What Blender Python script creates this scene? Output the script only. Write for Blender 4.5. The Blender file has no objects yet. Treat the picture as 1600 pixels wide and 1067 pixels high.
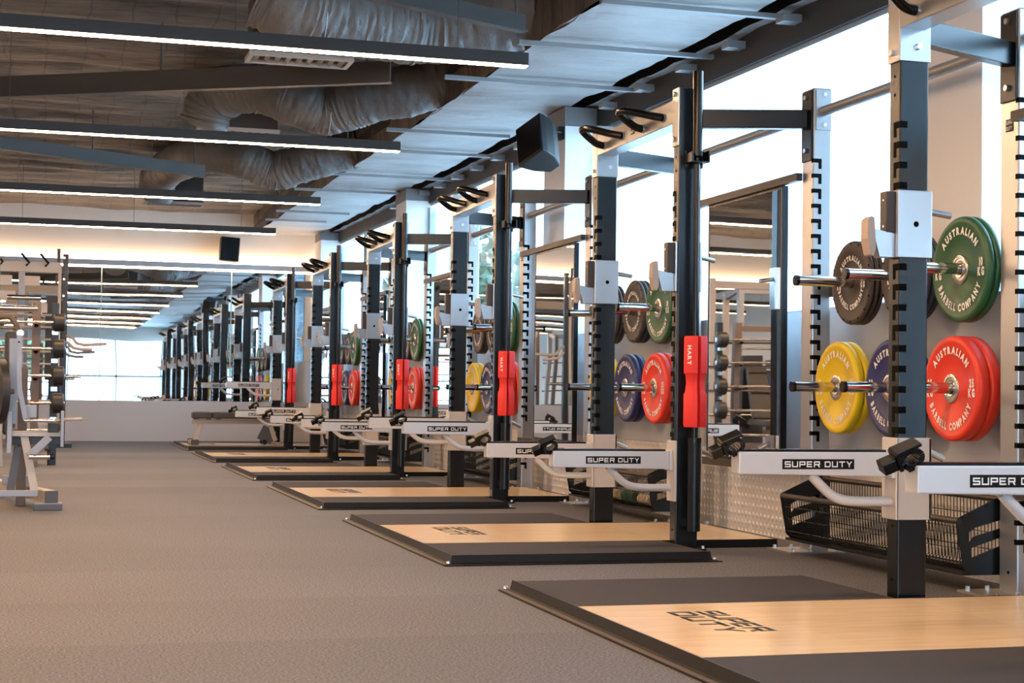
import bpy, bmesh, math, random
from mathutils import Vector, Matrix, noise
R = math.radians
random.seed(7)
sc = bpy.context.scene
col = sc.collection

# ------------------------------------------------------------------ camera
def make_camera():
    yaw, pitch, roll, h = .2824, .0329, .0141, .7715
    cy, sy, cp, sp = math.cos(yaw), math.sin(yaw), math.cos(pitch), math.sin(pitch)
    fwd = Vector((sy*cp, cy*cp, sp)); r = Vector((cy, -sy, 0)); u = r.cross(fwd)
    cr, sr = math.cos(roll), math.sin(roll)
    r2 = r*cr + u*sr; u2 = u*cr - r*sr
    cd = bpy.data.cameras.new('camera'); cam = bpy.data.objects.new('camera', cd); col.objects.link(cam)
    m = Matrix.Identity(4)
    for i in range(3):
        m[i][0] = r2[i]; m[i][1] = u2[i]; m[i][2] = -fwd[i]
    m[0][3], m[1][3], m[2][3] = 0, 0, h
    cam.matrix_world = m
    cd.lens = 56.41; cd.sensor_width = 36; cd.clip_start = .05; cd.clip_end = 500
    cd.dof.use_dof = True; cd.dof.focus_distance = 8.3; cd.dof.aperture_fstop = 13
    sc.camera = cam
make_camera()

# ------------------------------------------------------------------ world, daylight, exposure
DAY = 7.0
wd = bpy.data.worlds.new('sky'); sc.world = wd; wd.use_nodes = True
bg = wd.node_tree.nodes['Background']; bg.inputs[0].default_value = (.47, .735, 1, 1); bg.inputs[1].default_value = DAY
vs = sc.view_settings
vs.view_transform = 'Standard'; vs.look = 'None'; vs.exposure = .86; vs.gamma = 1; vs.use_curve_mapping = False
sc.cycles.max_bounces = 10; sc.cycles.diffuse_bounces = 5; sc.cycles.glossy_bounces = 6; sc.cycles.transparent_max_bounces = 16
sc.cycles.sample_clamp_indirect = 6; sc.cycles.use_denoising = True
LED = 68.0
COVE = 20.0

# ------------------------------------------------------------------ materials
MATS = {}
def new_mat(name):
    m = bpy.data.materials.new(name); m.use_nodes = True; MATS[name] = m
    return m, m.node_tree, m.node_tree.nodes['Principled BSDF']
def pbr(name, c, rough=.5, metal=0., bump=0., bscale=40., spec=.5, coat=0., var=0., vscale=3.):
    m, t, b = new_mat(name)
    b.inputs['Base Color'].default_value = (*c, 1); b.inputs['Roughness'].default_value = rough
    b.inputs['Metallic'].default_value = metal; b.inputs['Specular IOR Level'].default_value = spec
    b.inputs['Coat Weight'].default_value = coat
    L = t.links.new; N = t.nodes.new
    tc = N('ShaderNodeTexCoord')
    if var:
        n = N('ShaderNodeTexNoise'); n.inputs['Scale'].default_value = vscale; n.inputs['Detail'].default_value = 6
        L(tc.outputs['Object'], n.inputs['Vector'])
        mp = N('ShaderNodeMapRange'); mp.inputs[1].default_value = .3; mp.inputs[2].default_value = .7
        mp.inputs[3].default_value = 1-var; mp.inputs[4].default_value = 1+var
        L(n.outputs[0], mp.inputs[0])
        x = N('ShaderNodeVectorMath'); x.operation = 'SCALE'; x.inputs[0].default_value = c
        L(mp.outputs[0], x.inputs['Scale']); L(x.outputs[0], b.inputs['Base Color'])
    if bump:
        n2 = N('ShaderNodeTexNoise'); n2.inputs['Scale'].default_value = bscale; n2.inputs['Detail'].default_value = 4
        L(tc.outputs['Object'], n2.inputs['Vector'])
        bp = N('ShaderNodeBump'); bp.inputs['Strength'].default_value = bump; bp.inputs['Distance'].default_value = .01
        L(n2.outputs[0], bp.inputs['Height']); L(bp.outputs[0], b.inputs['Normal'])
    return m
def emit(name, c, s):
    m, t, b = new_mat(name)
    b.inputs['Base Color'].default_value = (0, 0, 0, 1)
    b.inputs['Emission Color'].default_value = (*c, 1); b.inputs['Emission Strength'].default_value = s
    return m
pbr('black_powder', (.006, .008, .010), .27, bump=.03, bscale=300, spec=.36)
pbr('silver_powder', (.45, .45, .46), .28, .82, bump=.04, bscale=400)
pbr('arm_paint', (.60, .60, .615), .35, .15, bump=.03, bscale=400)
pbr('lip_pad', (.42, .33, .27), .5)
pbr('rail_dark', (.035, .027, .023), .42, spec=.4)
pbr('pale_powder', (.52, .50, .49), .4, .1)
pbr('chrome', (.62, .6, .58), .12, 1.)
pbr('dark_chrome', (.035, .033, .032), .2, .9)
pbr('steel_hub', (.6, .57, .53), .25, .9, bump=.05)
pbr('bolt_steel', (.75, .75, .76), .25, .9)
pbr('black_plastic', (.004, .004, .005), .27, spec=.3)
pbr('dark_gap', (.002, .002, .002), .8, spec=.1)
pbr('rubber_brown', (.050, .036, .030), .5, bump=.05)
pbr('rubber_slate', (.035, .04, .048), .5)  # bluish daylight put into the colour of rear plates; bench feet too
pbr('rubber_green', (.022, .10, .040), .42, bump=.03)
pbr('rubber_yellow', (.80, .56, .01), .42, bump=.03)
pbr('rubber_blue', (.022, .028, .125), .42, bump=.03)
pbr('rubber_red', (.78, .040, .018), .42, bump=.03)
pbr('foam_red', (.82, .030, .028), .6, bump=.15, bscale=200)
pbr('white_print', (.85, .84, .82), .5)
pbr('badge_black', (.004, .004, .004), .45, spec=.2)
pbr('deck_rubber', (.034, .029, .030), .75, bump=.5, bscale=500, var=.12, vscale=120)
pbr('frame_steel', (.006, .0055, .0055), .42, spec=.25)
pbr('frame_flange', (.13, .10, .08), .4, .3)
pbr('vinyl', (.05, .042, .036), .5, bump=.05)
pbr('wall_paint', (.70, .655, .60), .8, bump=.02, var=.02)
pbr('wall_lower', (.62, .57, .55), .6)
pbr('pillar_paint', (.78, .76, .74), .75)
pbr('pillar_cap', (.18, .18, .19), .6)
pbr('sill_panel', (.45, .46, .49), .5, .1, var=.03)
pbr('header_dark', (.022, .020, .020), .6)
pbr('alu_frame', (.38, .44, .48), .4, .3)
pbr('mullion_dark', (.06, .065, .07), .45)
pbr('mirror_edge', (.45, .60, .52), .3)
pbr('pelmet', (.52, .49, .50), .7)
pbr('lamp_housing', (.035, .028, .025), .5)
pbr('galv', (.30, .31, .32), .45, .5, bump=.1)
pbr('purlin', (.065, .055, .05), .5, .2)
pbr('duct_wrap', (.15, .145, .14), .55, .15, bump=1, bscale=14, var=.15)
pbr('grille_white', (.36, .33, .30), .5)
pbr('speaker_black', (.012, .013, .015), .55, bump=.2, bscale=400)
pbr('machine_beige', (.44, .37, .31), .4, .2)
pbr('machine_grey', (.27, .28, .31), .4, .3)
pbr('machine_dark', (.07, .075, .09), .45)
pbr('machine_bronze', (.13, .09, .07), .45, .2)
pbr('weight_black', (.018, .017, .017), .45)
pbr('tower_wall', (.11, .145, .17), .8)
pbr('tower_glass', (.04, .065, .085), .3)
pbr('leaf', (.11, .15, .09), .7, bump=.5, var=.4)
pbr('pavement', (.8, .8, .8), .9)
emit('led', (1, .635, .365), LED)
emit('cove_led', (1, .66, .40), COVE)

def mat_mirror():
    m, t, b = new_mat('mirror_glass')
    b.inputs['Base Color'].default_value = (.86, .88, .88, 1); b.inputs['Metallic'].default_value = 1; b.inputs['Roughness'].default_value = .012
    N = t.nodes.new; L = t.links.new
    tc = N('ShaderNodeTexCoord'); n = N('ShaderNodeTexNoise'); n.inputs['Scale'].default_value = 1.1; n.inputs['Detail'].default_value = 0
    bp = N('ShaderNodeBump'); bp.inputs['Strength'].default_value = .12; bp.inputs['Distance'].default_value = .01
    L(tc.outputs['Object'], n.inputs['Vector']); L(n.outputs[0], bp.inputs['Height']); L(bp.outputs[0], b.inputs['Normal'])
mat_mirror()
def mat_glass():
    m, t, b = new_mat('window_glass')
    t.nodes.remove(b); N = t.nodes.new; L = t.links.new
    o = t.nodes['Material Output']; tr = N('ShaderNodeBsdfTransparent'); gl = N('ShaderNodeBsdfGlossy'); gl.inputs['Roughness'].default_value = .02
    tr.inputs[0].default_value = (.95, .98, .99, 1)
    f = N('ShaderNodeFresnel'); f.inputs[0].default_value = 1.4
    mr = N('ShaderNodeMath'); mr.operation = 'MULTIPLY'; mr.inputs[1].default_value = .6
    mx = N('ShaderNodeMixShader'); L(f.outputs[0], mr.inputs[0]); L(mr.outputs[0], mx.inputs[0]); L(tr.outputs[0], mx.inputs[1]); L(gl.outputs[0], mx.inputs[2]); L(mx.outputs[0], o.inputs[0])
mat_glass()
def mat_floor():
    m, t, b = new_mat('floor_rubber'); N = t.nodes.new; L = t.links.new
    g = N('ShaderNodeNewGeometry'); s = N('ShaderNodeSeparateXYZ'); L(g.outputs['Position'], s.inputs[0])
    a = N('ShaderNodeMath'); a.operation = 'DIVIDE'; a.inputs[1].default_value = 1.0; L(s.outputs[1], a.inputs[0])
    fl = N('ShaderNodeMath'); fl.operation = 'FLOOR'; L(a.outputs[0], fl.inputs[0])
    wn = N('ShaderNodeTexWhiteNoise'); wn.noise_dimensions = '1D'; L(fl.outputs[0], wn.inputs['W'])
    mr = N('ShaderNodeMapRange'); mr.inputs[3].default_value = .86; mr.inputs[4].default_value = 1.12; L(wn.outputs[0], mr.inputs[0])
    n1 = N('ShaderNodeTexNoise'); n1.inputs['Scale'].default_value = 120; n1.inputs['Detail'].default_value = 5; L(g.outputs['Position'], n1.inputs['Vector'])
    cr = N('ShaderNodeValToRGB'); e = cr.color_ramp.elements
    e[0].position = .36; e[0].color = (.040, .040, .045, 1); e[1].position = .66; e[1].color = (.19, .182, .192, 1)
    L(n1.outputs[0], cr.inputs[0])
    n2 = N('ShaderNodeTexNoise'); n2.inputs['Scale'].default_value = .7; n2.inputs['Detail'].default_value = 3; L(g.outputs['Position'], n2.inputs['Vector'])
    m2 = N('ShaderNodeMapRange'); m2.inputs[1].default_value = .3; m2.inputs[2].default_value = .7; m2.inputs[3].default_value = .93; m2.inputs[4].default_value = 1.07; L(n2.outputs[0], m2.inputs[0])
    mm = N('ShaderNodeMath'); mm.operation = 'MULTIPLY'; L(mr.outputs[0], mm.inputs[0]); L(m2.outputs[0], mm.inputs[1])
    x = N('ShaderNodeVectorMath'); x.operation = 'SCALE'; L(cr.outputs[0], x.inputs[0]); L(mm.outputs[0], x.inputs['Scale']); L(x.outputs[0], b.inputs['Base Color'])
    b.inputs['Roughness'].default_value = .72
    bp = N('ShaderNodeBump'); bp.inputs['Strength'].default_value = .5; bp.inputs['Distance'].default_value = .004; L(n1.outputs[0], bp.inputs['Height']); L(bp.outputs[0], b.inputs['Normal'])
mat_floor()
def mat_blanket(name, c, mesh):
    m, t, b = new_mat(name); N = t.nodes.new; L = t.links.new
    g = N('ShaderNodeNewGeometry')
    n = N('ShaderNodeTexNoise'); n.inputs['Scale'].default_value = 1.6; n.inputs['Detail'].default_value = 8; n.inputs['Roughness'].default_value = .52
    mpv = N('ShaderNodeMapping'); mpv.inputs['Scale'].default_value = (1, 2.6 if mesh else 1.6, 1); L(g.outputs['Position'], mpv.inputs[0]); L(mpv.outputs[0], n.inputs['Vector'])
    mr = N('ShaderNodeMapRange'); mr.inputs[1].default_value = .3; mr.inputs[2].default_value = .7; mr.inputs[3].default_value = .45 if mesh else .85; mr.inputs[4].default_value = 1.45 if mesh else 1.12; L(n.outputs[0], mr.inputs[0])
    # crease shade painted into the colour as long dark lines
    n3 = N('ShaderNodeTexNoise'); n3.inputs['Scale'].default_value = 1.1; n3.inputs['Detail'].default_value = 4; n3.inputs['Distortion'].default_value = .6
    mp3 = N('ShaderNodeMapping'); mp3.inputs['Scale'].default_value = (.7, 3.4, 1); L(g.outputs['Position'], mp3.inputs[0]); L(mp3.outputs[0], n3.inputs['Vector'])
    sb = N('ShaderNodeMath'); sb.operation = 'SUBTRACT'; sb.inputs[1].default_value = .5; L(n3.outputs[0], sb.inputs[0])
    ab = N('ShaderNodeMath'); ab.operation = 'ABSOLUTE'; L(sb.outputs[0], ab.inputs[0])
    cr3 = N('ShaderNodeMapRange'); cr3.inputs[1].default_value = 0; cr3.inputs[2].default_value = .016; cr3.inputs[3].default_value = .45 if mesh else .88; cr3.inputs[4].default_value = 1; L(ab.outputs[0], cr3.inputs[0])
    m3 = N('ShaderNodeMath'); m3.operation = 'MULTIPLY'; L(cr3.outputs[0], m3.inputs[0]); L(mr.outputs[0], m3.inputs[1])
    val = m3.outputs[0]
    if mesh:
        s = N('ShaderNodeSeparateXYZ'); L(g.outputs['Position'], s.inputs[0])
        nd = N('ShaderNodeTexNoise'); nd.inputs['Scale'].default_value = 2.5; L(g.outputs['Position'], nd.inputs['Vector'])
        outs = []
        for ax, per in ((0, .3), (1, .16)):
            ad = N('ShaderNodeMath'); ad.operation = 'MULTIPLY_ADD'; ad.inputs[1].default_value = .12; L(nd.outputs[0], ad.inputs[0]); L(s.outputs[ax], ad.inputs[2])
            pp = N('ShaderNodeMath'); pp.operation = 'PINGPONG'; pp.inputs[1].default_value = per/2; L(ad.outputs[0], pp.inputs[0])
            gt = N('ShaderNodeMath'); gt.operation = 'GREATER_THAN'; gt.inputs[1].default_value = .007; L(pp.outputs[0], gt.inputs[0]); outs.append(gt.outputs[0])
        mn = N('ShaderNodeMath'); mn.operation = 'MINIMUM'; L(outs[0], mn.inputs[0]); L(outs[1], mn.inputs[1])
        ma = N('ShaderNodeMath'); ma.operation = 'MULTIPLY_ADD'; ma.inputs[1].default_value = .4; ma.inputs[2].default_value = .6; L(mn.outputs[0], ma.inputs[0])
        mu = N('ShaderNodeMath'); mu.operation = 'MULTIPLY'; L(ma.outputs[0], mu.inputs[0]); L(val, mu.inputs[1]); val = mu.outputs[0]
    x = N('ShaderNodeVectorMath'); x.operation = 'SCALE'; x.inputs[0].default_value = c; L(val, x.inputs['Scale']); L(x.outputs[0], b.inputs['Base Color'])
    b.inputs['Roughness'].default_value = .55; b.inputs['Metallic'].default_value = .15
    bp = N('ShaderNodeBump'); bp.inputs['Strength'].default_value = .8; bp.inputs['Distance'].default_value = .05; L(n.outputs[0], bp.inputs['Height']); L(bp.outputs[0], b.inputs['Normal'])
mat_blanket('blanket_mesh_dim', (.135, .11, .09), True)  # dark brown copy of the foil; weak warm light put into its colour
mat_blanket('blanket_foil', (.38, .38, .38), False)
def mat_wood():
    m, t, b = new_mat('deck_wood'); N = t.nodes.new; L = t.links.new
    tc = N('ShaderNodeTexCoord'); mp = N('ShaderNodeMapping'); mp.inputs['Scale'].default_value = (1.2, 14, 1); L(tc.outputs['Object'], mp.inputs[0])
    n = N('ShaderNodeTexNoise'); n.inputs['Scale'].default_value = 2.2; n.inputs['Detail'].default_value = 6; L(mp.outputs[0], n.inputs['Vector'])
    s = N('ShaderNodeSeparateXYZ'); L(tc.outputs['Object'], s.inputs[0])
    a = N('ShaderNodeMath'); a.operation = 'MULTIPLY'; a.inputs[1].default_value = 4.2; L(s.outputs[0], a.inputs[0])
    f = N('ShaderNodeMath'); f.operation = 'FLOOR'; L(a.outputs[0], f.inputs[0])
    w = N('ShaderNodeTexWhiteNoise'); w.noise_dimensions = '1D'; L(f.outputs[0], w.inputs['W'])
    mx = N('ShaderNodeMath'); mx.operation = 'MULTIPLY_ADD'; mx.inputs[1].default_value = .28; L(w.outputs[0], mx.inputs[0]); L(n.outputs[0], mx.inputs[2])
    cr = N('ShaderNodeValToRGB'); e = cr.color_ramp.elements; e[0].position = .35; e[0].color = (.74, .53, .31, 1); e[1].position = .95; e[1].color = (.86, .69, .46, 1)
    L(mx.outputs[0], cr.inputs[0]); L(cr.outputs[0], b.inputs['Base Color'])
    b.inputs['Roughness'].default_value = .2; b.inputs['Specular IOR Level'].default_value = .3; b.inputs['Coat Weight'].default_value = .08; b.inputs['Coat Roughness'].default_value = .08
mat_wood()
def mat_tread():
    m, t, b = new_mat('tread_plate'); N = t.nodes.new; L = t.links.new
    g = N('ShaderNodeNewGeometry'); s = N('ShaderNodeSeparateXYZ'); L(g.outputs['Position'], s.inputs[0])
    def m2(op, x, y, z=None):
        k = N('ShaderNodeMath'); k.operation = op
        for i, v in enumerate((x, y, z)):
            if v is None: continue
            if isinstance(v, (int, float)): k.inputs[i].default_value = v
            else: L(v, k.inputs[i])
        return k.outputs[0]
    u = m2('ADD', s.outputs[1], s.outputs[2]); v = m2('SUBTRACT', s.outputs[1], s.outputs[2])
    a = m2('SINE', m2('MULTIPLY', u, 62), 0); c = m2('SINE', m2('MULTIPLY', v, 62), 0)
    h = m2('MULTIPLY', a, c)
    h = m2('MAXIMUM', h, .1)
    bp = N('ShaderNodeBump'); bp.inputs['Strength'].default_value = .9; bp.inputs['Distance'].default_value = .006; L(h, bp.inputs['Height']); L(bp.outputs[0], b.inputs['Normal'])
    b.inputs['Base Color'].default_value = (.74, .70, .66, 1); b.inputs['Metallic'].default_value = .35; b.inputs['Roughness'].default_value = .42
mat_tread()

# ------------------------------------------------------------------ mesh building
class BS:
    '''bolts: each cylinder becomes an object of its own'''
    def __init__(s): s.c = []
    def cyl(s, *a): s.c.append(a); return s
    def build(s, name, mat, parent=None, **k):
        for a in s.c: MB().cyl(*a).build(name, mat, parent, **k)
class MB:
    def __init__(s): s.v = []; s.f = []
    def add(s, vs_, fs): n = len(s.v); s.v += [tuple(p) for p in vs_]; s.f += [tuple(n+i for i in f) for f in fs]; return s
    def box(s, x0, x1, y0, y1, z0, z1):
        return s.add([(x0,y0,z0),(x1,y0,z0),(x1,y1,z0),(x0,y1,z0),(x0,y0,z1),(x1,y0,z1),(x1,y1,z1),(x0,y1,z1)],
                     [(0,3,2,1),(4,5,6,7),(0,1,5,4),(1,2,6,5),(2,3,7,6),(3,0,4,7)])
    def beam(s, a, b, w, h, up=(0,0,1)):
        a, b, up = Vector(a), Vector(b), Vector(up); d = (b-a).normalized(); r = d.cross(up).normalized(); u = r.cross(d)
        P = [c + r*i*w/2 + u*j*h/2 for c in (a, b) for i, j in ((-1,-1),(1,-1),(1,1),(-1,1))]
        return s.add(P, [(0,1,2,3),(7,6,5,4),(0,4,5,1),(1,5,6,2),(2,6,7,3),(3,7,4,0)])
    def tube(s, pts, r, n=12, caps=True):
        P = [Vector(p) for p in pts]; rings = []; rs = r if isinstance(r, (list, tuple)) else [r]*len(P)
        t0 = (P[1]-P[0]).normalized(); x = t0.orthogonal().normalized()
        for i, p in enumerate(P):
            t = (P[min(i+1,len(P)-1)]-P[max(i-1,0)]).normalized(); x = (x - t*x.dot(t)).normalized(); y = t.cross(x)
            rings.append([p + (x*math.cos(2*math.pi*k/n) + y*math.sin(2*math.pi*k/n))*rs[i] for k in range(n)])
        V = [q for g in rings for q in g]; F = []
        for i in range(len(P)-1):
            for k in range(n): F.append((i*n+k, i*n+(k+1)%n, (i+1)*n+(k+1)%n, (i+1)*n+k))
        if caps: F.append(tuple(range(n-1,-1,-1))); F.append(tuple((len(P)-1)*n+k for k in range(n)))
        return s.add(V, F)
    def cyl(s, a, b, r, n=16): return s.tube([a, b], r, n)
    def lathe(s, prof, o, axis, n=48):
        o = Vector(o); ax = Vector(axis).normalized(); x = ax.orthogonal().normalized(); y = ax.cross(x)
        V = []; F = []
        for (d, r) in prof:
            for k in range(n):
                a = 2*math.pi*k/n; V.append(o + ax*d + (x*math.cos(a)+y*math.sin(a))*r)
        for i in range(len(prof)-1):
            for k in range(n): F.append((i*n+k, i*n+(k+1)%n, (i+1)*n+(k+1)%n, (i+1)*n+k))
        return s.add(V, F)
    def prism(s, poly, to3, d):
        """poly: list of (u,v); to3(u,v,w) -> point; extruded from w=0 to w=d"""
        n = len(poly); V = [to3(u, v, 0) for u, v in poly] + [to3(u, v, d) for u, v in poly]
        F = [tuple(range(n-1,-1,-1)), tuple(range(n, 2*n))] + [(i, (i+1)%n, n+(i+1)%n, n+i) for i in range(n)]
        return s.add(V, F)
    def build(s, name, mat, parent=None, smooth=False, bevel=0, loc=None):
        me = bpy.data.meshes.new(name); me.from_pydata([tuple(p) for p in s.v], [], s.f)
        bm = bmesh.new(); bm.from_mesh(me); bmesh.ops.recalc_face_normals(bm, faces=bm.faces); bm.to_mesh(me); bm.free()
        me.materials.append(MATS[mat] if isinstance(mat, str) else mat)
        o = bpy.data.objects.new(name, me); col.objects.link(o)
        if parent: o.parent = parent
        if loc: o.location = loc
        if smooth:
            me.polygons.foreach_set('use_smooth', [True]*len(me.polygons))
            try: me.set_sharp_from_angle(angle=R(40))
            except Exception: pass
        if bevel:
            b = o.modifiers.new('b', 'BEVEL'); b.width = bevel; b.segments = 2; b.limit_method = 'ANGLE'; b.angle_limit = R(50)
        return o
def tag(o, label=None, cat=None, group=None, kind=None):
    if label: o['label'] = label
    if cat: o['category'] = cat
    if group: o['group'] = group
    if kind: o['kind'] = kind
    return o
def thing(name, label, cat, loc=(0,0,0), group=None, rz=0):
    o = bpy.data.objects.new(name, None); o.empty_display_size = .1; col.objects.link(o); o.location = loc; o.rotation_euler = (0,0,rz)
    return tag(o, label, cat, group)
def dup(o, loc=None, label=None, parent=None):
    c = o.copy(); col.objects.link(c); c.parent = parent
    if loc is not None: c.location = loc
    if label: c['label'] = label
    for ch in list(o.children): dup(ch, parent=c)
    return c
def struct(name, mb, mat, **k): return tag(mb.build(name, mat, **k), kind='structure')

# lettering -------------------------------------------------------------
S = .2
STROKES = {  # wide squared capitals: rectangles and slanted quads in a 1.25 x 1 cell
 'S': [(0,.8,1.25,1),(0,.4,S,1),(0,.4,1.25,.6),(1.05,0,1.25,.6),(0,0,1.25,.2)],
 'U': [(0,0,S,1),(1.05,0,1.25,1),(0,0,1.25,.2)],
 'P': [(0,0,S,1),(0,.8,1.25,1),(1.05,.35,1.25,1),(0,.35,1.25,.55)],
 'E': [(0,0,S,1),(0,.8,1.15,1),(0,.4,1.05,.6),(0,0,1.15,.2)],
 'R': [(0,0,S,1),(0,.8,1.25,1),(1.05,.4,1.25,1),(0,.35,1.25,.55),((.75,.4),(1.0,.4),(1.3,0),(1.02,0))],
 'D': [(0,0,S,1),(0,.8,1.1,1),(0,0,1.1,.2),(1.05,.15,1.25,.85),((1.05,.8),(1.25,.8),(1.1,1),(.9,1)),((1.05,.2),(1.25,.2),(1.1,0),(.9,0))],
 'T': [(0,.8,1.25,1),(.52,0,.73,1)],
 'Y': [(.52,0,.73,.5),((0,1),(.25,1),(.73,.5),(.52,.42)),((1.25,1),(1.0,1),(.52,.5),(.73,.42))],
}
def wide_text(mb, text, to3, x0, y0, h, gap=.3):
    x = 0
    for ch in text:
        if ch == ' ': x += .75; continue
        for q in STROKES[ch]:
            p = q if isinstance(q[0], tuple) else ((q[0],q[1]),(q[2],q[1]),(q[2],q[3]),(q[0],q[3]))
            mb.prism([(x0+(x+u)*h, y0+v*h) for u, v in p], to3, .0008)
        x += 1.25+gap
    return (x-gap)*h
def text_width(text, h, gap=.3): return (sum(.75 if c == ' ' else 1.25+gap for c in text)-gap)*h
GL = {}
def glyph(ch, off=.055):
    if ch in GL: return GL[ch]
    cu = bpy.data.curves.new('g', 'FONT'); cu.body = ch; cu.size = 1; cu.offset = off; cu.resolution_u = 3
    ob = bpy.data.objects.new('g', cu); col.objects.link(ob)
    dg = bpy.context.evaluated_depsgraph_get(); dg.update()
    me = bpy.data.meshes.new_from_object(ob.evaluated_get(dg))
    vs_ = [(v.co.x, v.co.y) for v in me.vertices]; fs = [tuple(p.vertices) for p in me.polygons]
    bpy.data.objects.remove(ob); bpy.data.meshes.remove(me); bpy.data.curves.remove(cu)
    x0 = min(v[0] for v in vs_); x1 = max(v[0] for v in vs_)
    GL[ch] = ([(x-x0, y) for x, y in vs_], fs, x1-x0); return GL[ch]
def put_glyph(mb, ch, to3, fx):
    v, f, w = glyph(ch); mb.add([to3(*fx(x-w/2, y)) for x, y in v], f)
def arc_text(mb, text, to3, rad, h, a_mid, top, sx=.8, gap=.10):
    ws = [(.35 if c == ' ' else glyph(c)[2])*h*sx + gap*h for c in text]; tot = sum(ws)/rad
    a = a_mid + (tot/2 if top else -tot/2)
    for c, w in zip(text, ws):
        st = w/rad/2; a += -st if top else st
        if c != ' ':
            def fx(x, y, a=a):
                if top: r = rad + y*h; return (r*math.cos(a)+ x*h*sx*math.sin(a), r*math.sin(a) - x*h*sx*math.cos(a))
                r = rad + (.72-y)*h; return (r*math.cos(a) - x*h*sx*math.sin(a), r*math.sin(a) + x*h*sx*math.cos(a))
            put_glyph(mb, c, to3, fx)
        a += -st if top else st
def line_text(mb, text, to3, cx, cy, h, sx=.8, gap=.12):
    ws = [(.3 if c == ' ' else glyph(c)[2])*h*sx for c in text]; x = cx - (sum(ws)+gap*h*(len(text)-1))/2
    for c, w in zip(text, ws):
        if c != ' ':
            put_glyph(mb, c, to3, lambda u, v, x=x, w=w: (x+w/2+u*h*sx, cy+v*h))
        x += w + gap*h

# ------------------------------------------------------------------ room
XW, XG, YE, YR, XL = 3.90, 4.20, 24.35, -10.0, -9.0
def zhead(y): return 2.82 + .0115*(y-7.4)
def zlow(y): return 3.04 + .0085*(y-9)
struct('floor', MB().box(XL-.2, XG+.3, YR-.2, YE+.3, -.1, 0), 'floor_rubber')
struct('wall_end', MB().box(XL-.2, XG+.3, YE+.12, YE+.3, 0, 3.7), 'wall_paint')
struct('baseboard_end', MB().box(XL, XG, YE, YE+.12, 0, .60), 'wall_lower')
struct('wall_left', MB().box(XL-.2, XL, YR, YE, 0, 3.7), 'wall_paint')
PIL = [-11.5+5.87*k for k in range(0, 7)]           # near faces of the pillars: ... 6.11, 11.98, 17.8, 23.7
PIL = [6.11-17.61, 6.11-11.74, .24, 6.11, 11.98, 17.80, 23.67]
sw = MB().box(XW, XG+.25, YR, YE, .47, 1.24); struct('wall_right', sw, 'sill_panel')
struct('trim_1', MB().box(XW-.012, XW+.03, YR, YE, .47, .54), 'sill_panel')
struct('baseboard_right', MB().box(XW-.004, XG+.25, YR, YE, 0, .47), 'tread_plate')
mb = MB().add([(XG-.05,YR,zhead(YR)),(XG+.01,YR,zhead(YR)),(XG+.01,YE+.1,zhead(YE)),(XG-.05,YE+.1,zhead(YE)),(XG-.05,YR,3.7),(XG+.01,YR,3.7),(XG+.01,YE+.1,3.7),(XG-.05,YE+.1,3.7)],
         [(0,3,2,1),(4,5,6,7),(0,1,5,4),(1,2,6,5),(2,3,7,6),(3,0,4,7)])
struct('trim_2', mb, 'header_dark')
for k, y in enumerate(PIL):
    z = zhead(y)
    if y < YR: continue
    p = MB().box(XW-.01, XG+.2, y, y+.55, 1.24, z+.02).build('wall_pillar', 'pillar_paint'); tag(p, kind='structure'); 
    c = MB().box(XW-.015, XG+.2, y-.005, y+.555, z+.02, zlow(y)-.02).build('pillar_cap', 'pillar_cap', parent=p)
spans = []
ys = [y for y in PIL if y > YR]
prev = YR
for y in ys: spans.append((prev, y)); prev = y+.55
spans.append((prev, YE))
for k, (a, b) in enumerate(spans):
    w = tag(bpy.data.objects.new('window_%d' % (k+1), None), kind='structure'); col.objects.link(w)
    f = MB(); zz = lambda y: zhead(y)
    f.add([(XG-.02,a,zz(a)-.03),(XG+.0,a,zz(a)-.03),(XG,b,zz(b)-.03),(XG-.02,b,zz(b)-.03),(XG-.02,a,zz(a)),(XG,a,zz(a)),(XG,b,zz(b)),(XG-.02,b,zz(b))],
         [(0,3,2,1),(4,5,6,7),(0,1,5,4),(1,2,6,5),(2,3,7,6),(3,0,4,7)])
    f.box(XG-.03, XG+.02, a, b, 1.24, 1.28)
    for y in (a+.02, b-.02): f.box(XG-.04, XG+.02, y-.02, y+.02, 1.24, zz(y)-.05)
    f.build('window_frame', 'alu_frame', parent=w)
    if b-a > 3:
        MB().box(XG-.03, XG+.02, b-1.93, b-1.90, 1.27, zz(b)-.05).build('mullion', 'mullion_dark', parent=w)
    MB().box(XG+.005, XG+.012, a, b, 1.26, zz(a)-.03).build('pane', 'window_glass', parent=w)
# rear glazed wall behind the camera
struct('wall_rear', MB().box(XL, XG, YR-.2, YR, 2.45, 3.7), 'wall_paint')
w = tag(bpy.data.objects.new('window_%d' % (len(spans)+1), None), kind='structure'); col.objects.link(w)
f = MB().box(XL, XG, YR-.1, YR-.04, 1.22, 1.30).box(XL, XG, YR-.1, YR-.04, 0, .05)
for k in range(9): f.box(XL+k*1.62, XL+k*1.62+.06, YR-.1, YR-.04, 0, 2.45)
f.build('window_frame', 'machine_bronze', parent=w)
MB().box(XL, XG, YR-.075, YR-.068, 0, 2.45).build('pane', 'window_glass', parent=w)

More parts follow.
